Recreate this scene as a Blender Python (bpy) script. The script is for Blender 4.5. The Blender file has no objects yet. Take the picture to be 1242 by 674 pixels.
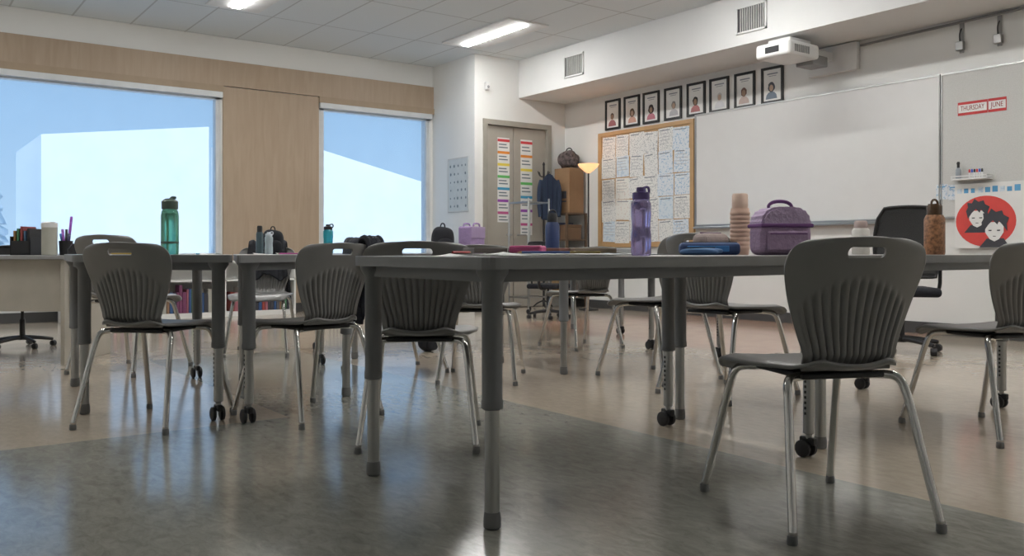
import bpy, bmesh, math, random
from mathutils import Vector, Matrix
random.seed(7)
COL = bpy.context.scene.collection
try: bpy.context.scene.view_settings.view_transform = 'Standard'
except Exception: pass
YAW = math.radians(36.0)
S, C = math.sin(YAW), math.cos(YAW)
FPX = 1060.0
CAMH = 0.77
def W(r, z):            # (metres right, metres ahead) of the tripod -> room XY
    return (S*z + C*r, C*z - S*r)
def heading(fr, fz):
    x, y = W(fr, fz)
    return math.atan2(-x, y)

# ---------------------------------------------------------------- materials
MATS = {}
def mat(name, col, rough=0.6, metal=0.0, var=0.06, scale=8.0, emit=0.0, bump=0.0, spec=0.5, trans=0.0):
    if name in MATS: return MATS[name]
    m = bpy.data.materials.new(name); m.use_nodes = True
    nt = m.node_tree; b = nt.nodes['Principled BSDF']
    tc = nt.nodes.new('ShaderNodeTexCoord'); n = nt.nodes.new('ShaderNodeTexNoise')
    n.inputs['Scale'].default_value = scale; n.inputs['Detail'].default_value = 4
    nt.links.new(tc.outputs['Object'], n.inputs['Vector'])
    r = nt.nodes.new('ShaderNodeValToRGB')
    c = Vector(col)
    lo = c*(1-var); hi = c*(1+var)
    r.color_ramp.elements[0].position = .3; r.color_ramp.elements[1].position = .7
    r.color_ramp.elements[0].color = (*lo, 1); r.color_ramp.elements[1].color = (*[min(1, v) for v in hi], 1)
    nt.links.new(n.outputs['Fac'], r.inputs['Fac']); nt.links.new(r.outputs['Color'], b.inputs['Base Color'])
    b.inputs['Roughness'].default_value = rough; b.inputs['Metallic'].default_value = metal
    b.inputs['Specular IOR Level'].default_value = spec
    if trans: b.inputs['Transmission Weight'].default_value = trans
    if emit:
        b.inputs['Emission Color'].default_value = (*col, 1); b.inputs['Emission Strength'].default_value = emit
    if bump:
        bp = nt.nodes.new('ShaderNodeBump'); bp.inputs['Strength'].default_value = bump; bp.inputs['Distance'].default_value = .01
        nt.links.new(n.outputs['Fac'], bp.inputs['Height']); nt.links.new(bp.outputs['Normal'], b.inputs['Normal'])
    MATS[name] = m; return m

def floor_mat():
    m = bpy.data.materials.new('linoleum'); m.use_nodes = True; nt = m.node_tree; N = nt.nodes; L = nt.links
    b = N['Principled BSDF']; tc = N.new('ShaderNodeTexCoord')
    sep = N.new('ShaderNodeSeparateXYZ'); L.new(tc.outputs['Object'], sep.inputs[0])
    def cmpn(sock, v, op='GREATER_THAN'):
        q = N.new('ShaderNodeMath'); q.operation = op; L.new(sock, q.inputs[0]); q.inputs[1].default_value = v; return q.outputs[0]
    def m2(op, a, c):
        q = N.new('ShaderNodeMath'); q.operation = op; L.new(a, q.inputs[0]); L.new(c, q.inputs[1]); return q.outputs[0]
    X, Y = sep.outputs[0], sep.outputs[1]
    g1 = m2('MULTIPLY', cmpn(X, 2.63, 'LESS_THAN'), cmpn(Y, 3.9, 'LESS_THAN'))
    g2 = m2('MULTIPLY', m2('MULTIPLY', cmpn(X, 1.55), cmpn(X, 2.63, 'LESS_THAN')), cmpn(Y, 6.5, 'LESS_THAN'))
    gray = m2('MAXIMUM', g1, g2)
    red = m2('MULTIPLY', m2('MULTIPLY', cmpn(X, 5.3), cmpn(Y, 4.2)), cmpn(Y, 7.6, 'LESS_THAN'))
    mp = N.new('ShaderNodeMapping'); mp.inputs['Scale'].default_value = (2.2, 1, 1); mp.inputs['Rotation'].default_value = (0, 0, .5); L.new(tc.outputs['Object'], mp.inputs[0])
    n1 = N.new('ShaderNodeTexNoise'); n1.inputs['Scale'].default_value = 14; n1.inputs['Detail'].default_value = 8; n1.inputs['Roughness'].default_value = .7; n1.inputs['Distortion'].default_value = .6
    L.new(mp.outputs[0], n1.inputs['Vector'])
    def ramp(c0, c1):
        r = N.new('ShaderNodeValToRGB'); r.color_ramp.elements[0].position = .3; r.color_ramp.elements[1].position = .7
        r.color_ramp.elements[0].color = (*c0, 1); r.color_ramp.elements[1].color = (*c1, 1); L.new(n1.outputs['Fac'], r.inputs[0]); return r.outputs[0]
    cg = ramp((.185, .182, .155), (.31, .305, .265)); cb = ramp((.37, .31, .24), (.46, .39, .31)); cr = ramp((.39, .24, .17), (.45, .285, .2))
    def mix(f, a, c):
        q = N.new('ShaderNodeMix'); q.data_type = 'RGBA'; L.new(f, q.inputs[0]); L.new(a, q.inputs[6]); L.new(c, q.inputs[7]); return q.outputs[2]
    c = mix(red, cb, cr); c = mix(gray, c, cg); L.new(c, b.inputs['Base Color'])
    n2 = N.new('ShaderNodeTexNoise'); n2.inputs['Scale'].default_value = 5; n2.inputs['Detail'].default_value = 5; L.new(tc.outputs['Object'], n2.inputs['Vector'])
    mr = N.new('ShaderNodeMapRange'); mr.inputs[3].default_value = .10; mr.inputs[4].default_value = .20; L.new(n2.outputs['Fac'], mr.inputs[0]); L.new(mr.outputs[0], b.inputs['Roughness'])
    b.inputs['Specular IOR Level'].default_value = .8
    n3 = N.new('ShaderNodeTexNoise'); n3.inputs['Scale'].default_value = 5; n3.inputs['Detail'].default_value = 2; L.new(tc.outputs['Object'], n3.inputs['Vector'])
    bp = N.new('ShaderNodeBump'); bp.inputs['Strength'].default_value = .06; bp.inputs['Distance'].default_value = .004
    L.new(n3.outputs['Fac'], bp.inputs['Height']); L.new(bp.outputs[0], b.inputs['Normal'])
    return m

def ceil_mat():
    m = bpy.data.materials.new('ceiling_tiles'); m.use_nodes = True; nt = m.node_tree; N = nt.nodes; L = nt.links
    b = N['Principled BSDF']; tc = N.new('ShaderNodeTexCoord'); sep = N.new('ShaderNodeSeparateXYZ'); L.new(tc.outputs['Object'], sep.inputs[0])
    def line(sock, sp, off):
        a = N.new('ShaderNodeMath'); a.operation = 'ADD'; a.inputs[1].default_value = off; L.new(sock, a.inputs[0])
        q = N.new('ShaderNodeMath'); q.operation = 'PINGPONG'; q.inputs[1].default_value = sp/2; L.new(a.outputs[0], q.inputs[0])
        r = N.new('ShaderNodeMath'); r.operation = 'LESS_THAN'; r.inputs[1].default_value = .01; L.new(q.outputs[0], r.inputs[0]); return r.outputs[0]
    a = line(sep.outputs[0], .61, .07); c = line(sep.outputs[1], 1.22, .25)
    mx = N.new('ShaderNodeMath'); mx.operation = 'MAXIMUM'; L.new(a, mx.inputs[0]); L.new(c, mx.inputs[1])
    n = N.new('ShaderNodeTexNoise'); n.inputs['Scale'].default_value = 60; L.new(tc.outputs['Object'], n.inputs['Vector'])
    r = N.new('ShaderNodeValToRGB'); r.color_ramp.elements[0].color = (.67, .71, .72, 1); r.color_ramp.elements[1].color = (.74, .78, .79, 1); L.new(n.outputs['Fac'], r.inputs[0])
    q = N.new('ShaderNodeMix'); q.data_type = 'RGBA'; L.new(mx.outputs[0], q.inputs[0]); L.new(r.outputs[0], q.inputs[6]); q.inputs[7].default_value = (.50, .52, .52, 1)
    L.new(q.outputs[2], b.inputs['Base Color']); b.inputs['Roughness'].default_value = .9
    return m

def wood_mat():
    m = bpy.data.materials.new('birch_plywood'); m.use_nodes = True; nt = m.node_tree; N = nt.nodes; L = nt.links
    b = N['Principled BSDF']; tc = N.new('ShaderNodeTexCoord'); mp = N.new('ShaderNodeMapping'); mp.inputs['Scale'].default_value = (6, 6, .6)
    L.new(tc.outputs['Object'], mp.inputs[0]); n = N.new('ShaderNodeTexNoise'); n.inputs['Scale'].default_value = 3; n.inputs['Detail'].default_value = 8; n.inputs['Distortion'].default_value = .8
    L.new(mp.outputs[0], n.inputs[0]); r = N.new('ShaderNodeValToRGB'); r.color_ramp.elements[0].position = .3; r.color_ramp.elements[1].position = .75
    r.color_ramp.elements[0].color = (.335, .25, .175, 1); r.color_ramp.elements[1].color = (.39, .30, .215, 1)
    L.new(n.outputs['Fac'], r.inputs[0]); L.new(r.outputs[0], b.inputs['Base Color']); b.inputs['Roughness'].default_value = .55
    return m

def sheet_mat(name, base, ink, scale, thr, ink2=None):
    m = bpy.data.materials.new(name); m.use_nodes = True; nt = m.node_tree; N = nt.nodes; L = nt.links
    b = N['Principled BSDF']; tc = N.new('ShaderNodeTexCoord')
    oi = N.new('ShaderNodeObjectInfo'); ad = N.new('ShaderNodeVectorMath'); ad.operation = 'ADD'
    L.new(tc.outputs['Object'], ad.inputs[0]); L.new(oi.outputs['Random'], ad.inputs[1])
    n = N.new('ShaderNodeTexNoise'); n.inputs['Scale'].default_value = scale; n.inputs['Detail'].default_value = 3; L.new(ad.outputs[0], n.inputs[0])
    r = N.new('ShaderNodeValToRGB'); r.color_ramp.interpolation = 'CONSTANT'
    r.color_ramp.elements[0].color = (*base, 1); r.color_ramp.elements[1].position = thr; r.color_ramp.elements[1].color = (*ink, 1)
    if ink2:
        e = r.color_ramp.elements.new(thr+.08); e.color = (*ink2, 1)
    L.new(n.outputs['Fac'], r.inputs[0]); L.new(r.outputs[0], b.inputs['Base Color']); b.inputs['Roughness'].default_value = .8
    return m

WALL = mat('painted_wall', (.70, .70, .68), .85, var=.02, scale=2)
WOOD = wood_mat()
SHELL = mat('gray_plastic', (.20, .196, .19), .38, var=.05)
CHROME = mat('chrome', (.62, .61, .59), .16, 1.0, var=.03)
TDARK = mat('table_leg_paint', (.15, .153, .155), .45, var=.04)
TTOP = mat('table_laminate', (.29, .29, .29), .3, var=.05, scale=30)
TEDGE = mat('table_edge', (.20, .20, .20), .5)
SILV = mat('satin_steel', (.38, .38, .37), .3, 1.0, var=.03)
BLACK = mat('black_plastic', (.015, .015, .017), .5)
BLKCLOTH = mat('black_cloth', (.014, .015, .02), .9, bump=.4, scale=30)
WHITE = mat('white_plastic', (.7, .7, .69), .45, var=.02)
PAPER = mat('paper_white', (.72, .72, .7), .8, var=.03)

# ---------------------------------------------------------------- builders
def add(name, me, m=None, parent=None, loc=(0, 0, 0), rot=(0, 0, 0)):
    o = bpy.data.objects.new(name, me)
    if m and not me.materials: me.materials.append(m)
    COL.objects.link(o); o.location = loc; o.rotation_euler = rot
    if parent: o.parent = parent
    return o
def tag(o, label, cat, group=None, kind=None):
    o['label'] = label; o['category'] = cat
    if group: o['group'] = group
    if kind: o['kind'] = kind
    return o
def structure(o): o['kind'] = 'structure'; return o
def empty(name, loc=(0, 0, 0), rz=0.0):
    o = bpy.data.objects.new(name, None); o.empty_display_size = .1
    COL.objects.link(o); o.location = loc; o.rotation_euler = (0, 0, rz); return o
def mesh(name, v, f, smooth=False):
    me = bpy.data.meshes.new(name); me.from_pydata([tuple(p) for p in v], [], f); me.update()
    if smooth:
        for p in me.polygons: p.use_smooth = True
    return me
def box_me(name, lo, hi, bevel=0.0, seg=2):
    bm = bmesh.new(); bmesh.ops.create_cube(bm, size=1)
    for v in bm.verts:
        v.co = Vector([(lo[i]+hi[i])/2 + v.co[i]*(hi[i]-lo[i]) for i in range(3)])
    if bevel: bmesh.ops.bevel(bm, geom=bm.edges[:], offset=bevel, segments=seg, affect='EDGES', profile=.5)
    me = bpy.data.meshes.new(name); bm.to_mesh(me); bm.free(); return me
def box(name, lo, hi, m, parent=None, bevel=0.0, loc=(0, 0, 0), rot=(0, 0, 0), seg=2):
    return add(name, box_me(name, lo, hi, bevel, seg), m, parent, loc, rot)
def boxes(name, lst, m, parent=None, loc=(0, 0, 0)):
    v, f = [], []
    for lo, hi in lst:
        k = len(v)
        for a in (lo[0], hi[0]):
            for b in (lo[1], hi[1]):
                for c in (lo[2], hi[2]): v.append((a, b, c))
        for q in ((0, 1, 3, 2), (4, 6, 7, 5), (0, 4, 5, 1), (2, 3, 7, 6), (0, 2, 6, 4), (1, 5, 7, 3)): f.append([k+i for i in q])
    return add(name, mesh(name, v, f), m, parent, loc)
def lathe_me(name, prof, n=28, axis='z', off=(0, 0, 0)):
    v, f = [], []
    for r, z in prof:
        for i in range(n):
            a = 2*math.pi*i/n; p = (r*math.cos(a), r*math.sin(a), z)
            if axis == 'x': p = (z, p[0], p[1])
            if axis == 'y': p = (p[0], z, p[1])
            v.append((p[0]+off[0], p[1]+off[1], p[2]+off[2]))
    for k in range(len(prof)-1):
        for i in range(n):
            j = (i+1) % n; f.append((k*n+i, k*n+j, (k+1)*n+j, (k+1)*n+i))
    f.append(tuple(range(n))[::-1]); f.append(tuple((len(prof)-1)*n+i for i in range(n)))
    me = mesh(name, v, f, True)
    try: me.set_sharp_from_angle(angle=math.radians(40))
    except Exception: pass
    bm = bmesh.new(); bm.from_mesh(me); bmesh.ops.recalc_face_normals(bm, faces=bm.faces); bm.to_mesh(me); bm.free()
    return me
def lathe(name, prof, m, parent=None, loc=(0, 0, 0), n=28, axis='z', off=(0, 0, 0), rot=(0, 0, 0)):
    return add(name, lathe_me(name, prof, n, axis, off), m, parent, loc, rot)
def smooth_pts(pts, it=2):
    P = [Vector(p) for p in pts]
    for _ in range(it):
        Q = [P[0]]
        for a, b in zip(P[:-1], P[1:]): Q += [a*.75+b*.25, a*.25+b*.75]
        Q.append(P[-1]); P = Q
    return P
def tube_me(name, pts, rad, n=12, it=2, closed=False):
    P = smooth_pts(pts, it) if it else [Vector(p) for p in pts]
    v, f = [], []; prev = None
    for i, p in enumerate(P):
        d = (P[min(i+1, len(P)-1)]-P[max(i-1, 0)]).normalized()
        if prev is None:
            u = d.orthogonal().normalized()
        else:
            u = (prev - d*prev.dot(d)).normalized()
        prev = u; w = d.cross(u)
        r = rad(i/(len(P)-1)) if callable(rad) else rad
        for k in range(n):
            a = 2*math.pi*k/n; v.append(p+u*math.cos(a)*r+w*math.sin(a)*r)
    for i in range(len(P)-1):
        for k in range(n):
            j = (k+1) % n; f.append((i*n+k, i*n+j, (i+1)*n+j, (i+1)*n+k))
    f.append(tuple(range(n))[::-1]); f.append(tuple((len(P)-1)*n+k for k in range(n)))
    return mesh(name, v, f, True)
def tube(name, pts, rad, m, parent=None, loc=(0, 0, 0), rot=(0, 0, 0), n=12, it=2):
    return add(name, tube_me(name, pts, rad, n, it), m, parent, loc, rot)
def bake(o):
    dg = bpy.context.evaluated_depsgraph_get(); dg.update()
    me = bpy.data.meshes.new_from_object(o.evaluated_get(dg)); o.modifiers.clear(); o.data = me; return o
def prism(name, poly, z0, z1, m, parent=None, loc=(0, 0, 0), rot=(0, 0, 0), bevel=0):
    bm = bmesh.new(); vs = [bm.verts.new((x, y, z0)) for x, y in poly]; fc = bm.faces.new(vs)
    r = bmesh.ops.extrude_face_region(bm, geom=[fc]); bmesh.ops.translate(bm, vec=(0, 0, z1-z0), verts=[g for g in r['geom'] if isinstance(g, bmesh.types.BMVert)])
    bmesh.ops.recalc_face_normals(bm, faces=bm.faces)
    if bevel: bmesh.ops.bevel(bm, geom=bm.edges[:], offset=bevel, segments=2, affect='EDGES')
    me = bpy.data.meshes.new(name); bm.to_mesh(me); bm.free(); return add(name, me, m, parent, loc, rot)
def text(name, s, size, m, parent, loc, rot, ext=.001, sx=1.0):
    cu = bpy.data.curves.new(name, 'FONT'); cu.body = s; cu.size = size; cu.extrude = ext; cu.align_x = 'CENTER'; cu.align_y = 'CENTER'
    t = bpy.data.objects.new(name, cu); COL.objects.link(t)
    dg = bpy.context.evaluated_depsgraph_get(); dg.update(); me = bpy.data.meshes.new_from_object(t.evaluated_get(dg))
    for v in me.vertices: v.co.x *= sx
    bpy.data.objects.remove(t); return add(name, me, m, parent, loc, rot)
def ellipse(cx, cy, rx, ry, n=24, a0=0, a1=2*math.pi):
    return [(cx+rx*math.cos(a0+(a1-a0)*i/n), cy+ry*math.sin(a0+(a1-a0)*i/n)) for i in range(n if a1-a0 > 6.2 else n+1)]
def copy_tree(src, loc, rz, scale=1.0):
    n = src.copy(); COL.objects.link(n); n.location = loc; n.rotation_euler = (0, 0, rz); n.scale = (scale,)*3
    def rec(a, b):
        for ch in a.children:
            k = ch.copy(); COL.objects.link(k); k.parent = b; rec(ch, k)
    rec(src, n); return n
def cr_tab(tab, v):
    n = len(tab)
    for i in range(n-1):
        if v <= tab[i+1][0] or i == n-2:
            a, b = tab[i], tab[i+1]; p = tab[max(i-1, 0)]; q = tab[min(i+2, n-1)]
            h = b[0]-a[0]; t = (v-a[0])/h
            m0 = (b[1]-p[1])/max(b[0]-p[0], 1e-6)*h; m1 = (q[1]-a[1])/max(q[0]-a[0], 1e-6)*h
            return (2*t**3-3*t*t+1)*a[1]+(t**3-2*t*t+t)*m0+(-2*t**3+3*t*t)*b[1]+(t**3-t*t)*m1

# ---------------------------------------------------------------- room shell
XW, YW, H = 7.97, 10.77, 3.4
X0, Y0 = -2.6, -2.6
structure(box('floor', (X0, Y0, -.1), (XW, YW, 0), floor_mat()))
structure(box('ceiling', (X0, Y0, H), (XW, YW, H+.1), ceil_mat()))
structure(box('wall_east', (XW, Y0, 0), (XW+.15, YW, H), WALL))
structure(box('wall_west', (X0-.15, Y0, 0), (X0, YW, H), WALL))
structure(box('wall_south', (X0-.15, Y0-.15, 0), (XW+.15, Y0, H), WALL))
W1 = (-.6, 3.41); W2 = (4.70, 6.38); WB, WT = .70, 2.68
structure(boxes('wall_north', [((X0, YW, 0), (XW, YW+.25, WB)), ((X0, YW, WT), (XW, YW+.25, H)), ((X0, YW, WB), (W1[0], YW+.25, WT)),
      ((W1[1], YW, WB), (W2[0], YW+.25, WT)), ((W2[1], YW, WB), (XW, YW+.25, WT))], WALL))
structure(box('trim_1', (X0, YW-.035, 2.80), (6.42, YW, 3.11), WOOD))
structure(boxes('trim_2', [((W1[1]+.02, YW-.03, .0), (W2[0]-.02, YW, 2.79)), ], WOOD))
structure(box('trim_3', (X0, YW-.05, 2.72), (W1[1]+.02, YW, 2.80), mat('plywood_dark', (.32, .24, .165), .6)))
structure(box('trim_4', (W2[0]-.02, YW-.05, 2.72), (6.42, YW, 2.80), MATS['plywood_dark']))
CX, CY = 6.42, 9.68
DX0, DX1, DZ = 6.60, 7.66, 2.50
structure(boxes('wall_alcove', [((CX, CY+.12, 0), (CX+.12, YW, H)), ((CX, CY, 0), (DX0, CY+.12, H)), ((DX1, CY, 0), (XW, CY+.12, H)), ((DX0, CY, DZ), (DX1, CY+.12, H))], WALL))
structure(box('trim_5', (7.15, Y0, 2.88), (XW, CY, H), mat('soffit_paint', (.70, .70, .69), .85, var=.02, scale=2)))
structure(box('baseboard_east', (XW-.02, Y0, 0), (XW, CY, .11), mat('baseboard_rubber', (.05, .05, .05), .6)))
structure(box('baseboard_north', (X0, YW-.045, 0), (CX, YW-.035, .11), MATS['baseboard_rubber']))
structure(box('baseboard_closet', (CX, CY-.012, 0), (DX0-.05, CY, .11), MATS['baseboard_rubber']))
DOOR = mat('door_paint', (.36, .335, .29), .5, var=.03)
FR = mat('door_frame_paint', (.32, .30, .26), .5)
structure(boxes('trim_6', [((DX0-.05, CY-.02, 0), (DX0+.02, CY+.1, DZ+.05)), ((DX1-.02, CY-.02, 0), (DX1+.05, CY+.1, DZ+.05)), ((DX0+.02, CY-.02, DZ-.02), (DX1-.02, CY+.1, DZ+.05))], FR))
for i, (a, b) in enumerate([(DX0+.022, 7.075), (7.085, DX1-.022)]):
    d = structure(box(f'door_{i+1}', (a, CY+.03, .01), (b, CY+.075, DZ-.025), DOOR, bevel=.003))
    hx = 7.02 if i == 0 else 7.15
    tube('handle', [(hx, CY+.03, 1.0), (hx, CY-.03, 1.0), (hx+(.1 if i else -.1), CY-.03, 1.0)], .01, SILV, d)
def shade_mat():
    m = bpy.data.materials.new('solar_shade'); m.use_nodes = True; nt = m.node_tree; nt.nodes.clear()
    o = nt.nodes.new('ShaderNodeOutputMaterial'); t = nt.nodes.new('ShaderNodeBsdfTransparent'); t.inputs[0].default_value = (.97, .98, 1, 1)
    tl = nt.nodes.new('ShaderNodeBsdfTranslucent'); tl.inputs[0].default_value = (.8, .84, .86, 1)
    mx = nt.nodes.new('ShaderNodeMixShader')
    tc = nt.nodes.new('ShaderNodeTexCoord'); n = nt.nodes.new('ShaderNodeTexNoise'); n.inputs['Scale'].default_value = 3; nt.links.new(tc.outputs['Object'], n.inputs[0])
    mr = nt.nodes.new('ShaderNodeMapRange'); mr.inputs[3].default_value = .2; mr.inputs[4].default_value = .26; nt.links.new(n.outputs['Fac'], mr.inputs[0]); nt.links.new(mr.outputs[0], mx.inputs[0])
    nt.links.new(t.outputs[0], mx.inputs[1]); nt.links.new(tl.outputs[0], mx.inputs[2]); nt.links.new(mx.outputs[0], o.inputs[0]); return m
SHADE = shade_mat()
WF = mat('window_frame', (.58, .60, .61), .5)
for i, (a, b) in enumerate([W1, W2]):
    fr = [((a, YW, WB), (a+.06, YW+.12, WT)), ((b-.06, YW, WB), (b, YW+.12, WT)), ((a, YW, WT-.05), (b, YW+.12, WT)), ((a, YW, WB), (b, YW+.12, WB+.05))]
    w = structure(boxes(f'window_{i+1}', fr, WF))
    box('roller_shade', (a+.05, YW+.05, WB+.04), (b-.05, YW+.052, WT-.04), SHADE, w)
    box('shade_valance', (a-.01, YW-.06, WT-.03), (b+.01, YW+.0, WT+.04), WF, w, bevel=.006)
    box('sill', (a-.02, YW-.1, WB-.03), (b+.02, YW+.06, WB), WF, w, bevel=.005)
    tube('bead_chain', [(b-.03, YW-.03, WT-.05), (b-.03, YW-.02, 1.2)], .004, WHITE, w, n=6, it=0)

# outdoors
SNOW = mat('snow', (.88, .92, .93), .9, var=.04, scale=.3)
structure(box('ground', (-60, YW+.4, -1.2), (80, 120, -1.0), SNOW))
def facade(name, pts, y, label, cat):
    v = [(x, y, z) for x, z in pts]+[(x, y+6, z) for x, z in pts]; n = len(pts)
    f = [tuple(range(n)), tuple(range(2*n-1, n-1, -1))]+[(i, i+n, (i+1) % n+n, (i+1) % n) for i in range(n)]
    me = mesh(name, v, f); bm = bmesh.new(); bm.from_mesh(me); bmesh.ops.recalc_face_normals(bm, faces=bm.faces); bm.to_mesh(me); bm.free()
    return tag(add(name, me, SNOW), label, cat)
facade('building', [(4.05, -1), (9.1, -1), (9.1, 5.0), (4.05, 4.35)], 30, 'long white building with a shallow sloping snowy roof outdoors', 'building')
facade('building', [(11, -1), (24, -1), (24, 1.75), (17.3, 3.55), (11, 5.0)], 30, 'white building with a descending snow covered roof outdoors', 'building')
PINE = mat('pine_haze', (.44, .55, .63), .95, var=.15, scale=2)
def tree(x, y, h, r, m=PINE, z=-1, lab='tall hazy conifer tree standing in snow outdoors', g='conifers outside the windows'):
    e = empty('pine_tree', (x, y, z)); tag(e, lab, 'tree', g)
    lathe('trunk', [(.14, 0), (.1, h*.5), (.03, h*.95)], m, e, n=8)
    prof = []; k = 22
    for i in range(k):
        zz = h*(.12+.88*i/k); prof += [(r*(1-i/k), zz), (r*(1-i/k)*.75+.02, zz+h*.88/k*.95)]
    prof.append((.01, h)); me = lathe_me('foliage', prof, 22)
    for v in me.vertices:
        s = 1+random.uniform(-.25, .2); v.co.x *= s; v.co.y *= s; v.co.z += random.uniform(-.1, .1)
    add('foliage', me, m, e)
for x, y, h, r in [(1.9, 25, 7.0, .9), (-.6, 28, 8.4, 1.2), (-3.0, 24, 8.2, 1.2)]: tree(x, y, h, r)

# ceiling luminaires
GLOW = mat('led_diffuser', (1, .99, .97), .5, emit=100.0, var=.0)
TRAY = mat('luminaire_tray', (.72, .72, .7), .6)
for k, (x, y) in enumerate([(6.02, 8.67), (3.1, 8.67), (6.02, 5.4), (3.1, 5.4), (.1, 5.4), (6.02, 2.2), (3.1, 2.2), (6.02, -1), (.1, 8.67)]):  # first two are in view; the rest are added off frame for brightness
    e = empty('ceiling_light', (x, y, H)); tag(e, 'recessed white ceiling luminaire with a glowing linear diffuser', 'ceiling light', 'recessed ceiling lights')
    prism('housing', [(-.29, -.72), (.29, -.72), (.29, .72), (-.29, .72)], -.02, -.001, TRAY, e, bevel=.004)
    box('diffuser', (-.045, -.62, -.034), (.045, .62, -.02), GLOW, e, bevel=.004)

# ---------------------------------------------------------------- wall items (east wall)
def wall_y(px, X=XW):
    t = (px-621)/FPX; z = X/(S+C*t); return z*(C-S*t)
ROTW = (math.pi/2, 0, -math.pi/2)
def on_wall(name, y, z, X=XW-.002):     # local x runs along the wall, local y up, local z out of the wall
    e = empty(name, (X, y, z)); e.rotation_euler = ROTW; return e
wb = on_wall('whiteboard', (7.18+4.22)/2, 1.74); tag(wb, 'wide glossy white dry-erase board in thin aluminium trim', 'whiteboard')
L2 = (7.18-4.22)/2
box('board_surface', (-L2, -.65, 0), (L2, .65, .02), mat('dry_erase', (.66, .66, .65), .22, var=.01), wb)
boxes('board_trim', [((-L2, .65, 0), (L2, .67, .028)), ((-L2, -.67, 0), (L2, -.65, .028)), ((-L2-.02, -.67, 0), (-L2, .67, .028)), ((L2, -.67, 0), (L2+.012, .67, .028))], SILV, wb)
box('marker_tray', (-L2, -.70, .0), (L2, -.675, .08), SILV, wb, bevel=.004)
wb2 = on_wall('tack_panel', 3.35, 1.74); tag(wb2, 'light gray tackable wall panel beside the whiteboard', 'panel')
box('panel_surface', (-.84, -.65, 0), (.84, .65, .018), mat('tack_fabric', (.55, .55, .53), .9, bump=.1, scale=120), wb2)
boxes('panel_trim', [((-.84, .65, 0), (.84, .67, .026)), ((-.84, -.67, 0), (.84, -.65, .026)), ((-.85, -.67, 0), (-.84, .67, .026)), ((.84, -.67, 0), (.85, .67, .026))], SILV, wb2)
# bulletin board
BZ = 1.60
bb = on_wall('bulletin_board', 8.07, BZ); tag(bb, 'cork bulletin board with oak frame on the wall', 'bulletin board')
box('cork', (-.80, -.72, 0), (.80, .72, .02), mat('cork', (.42, .27, .14), .9, var=.25, scale=90), bb)
OAK = mat('oak_frame', (.45, .28, .13), .5)
boxes('frame', [((-.86, .72, 0), (.86, .77, .035)), ((-.86, -.77, 0), (.86, -.72, .035)), ((-.86, -.72, 0), (-.80, .72, .035)), ((.80, -.72, 0), (.86, .72, .035))], OAK, bb)
SHEETS = [sheet_mat('sheet_blue', (.64, .68, .72), (.30, .45, .6), 40, .57, (.5, .6, .68)), sheet_mat('sheet_pencil', (.70, .70, .68), (.42, .44, .45), 60, .56),
          sheet_mat('sheet_pale', (.6, .67, .72), (.45, .56, .66), 30, .55), sheet_mat('sheet_warm', (.70, .70, .66), (.58, .44, .40), 50, .62, (.4, .5, .48))]
INK = mat('ink', (.05, .05, .06), .8)
SOFT = mat('ink_soft', (.22, .24, .27), .8)
for cx in range(6):
    for cy in range(5):
        w = random.uniform(.118, .138); h = random.uniform(.13, .15)
        e = on_wall('worksheet', 8.07-(-.652+cx*.261)+random.uniform(-.012, .012), BZ+.565-cy*.283+random.uniform(-.012, .012), X=XW-.0228-.0012*((cx*2+cy) % 4))
        tag(e, 'pupil drawing on white paper pinned to the cork board', 'paper', 'drawings on the bulletin board')
        e.rotation_euler = (math.pi/2, random.uniform(-.05, .05), -math.pi/2)
        k = 0 if cx >= 4 and random.random() < .6 else random.choice([1, 1, 1, 1, 2, 3])
        box('sheet', (-w, -h, 0), (w, h, .0008), SHEETS[k], e)
        q = random.choice([.3, .6, .75]); box('heading', (-w*.8, h*.76, .0008), (w*q, h*.84, .0011), SOFT, e)
        if random.random() < .5:
            for j in range(4): box('written_line', (-w*.8, h*(.5-.28*j), .0008), (w*random.uniform(.2, .8), h*(.5-.28*j)+.007, .0011), mat('pencil_gray', (.4, .41, .43), .8), e)
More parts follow.
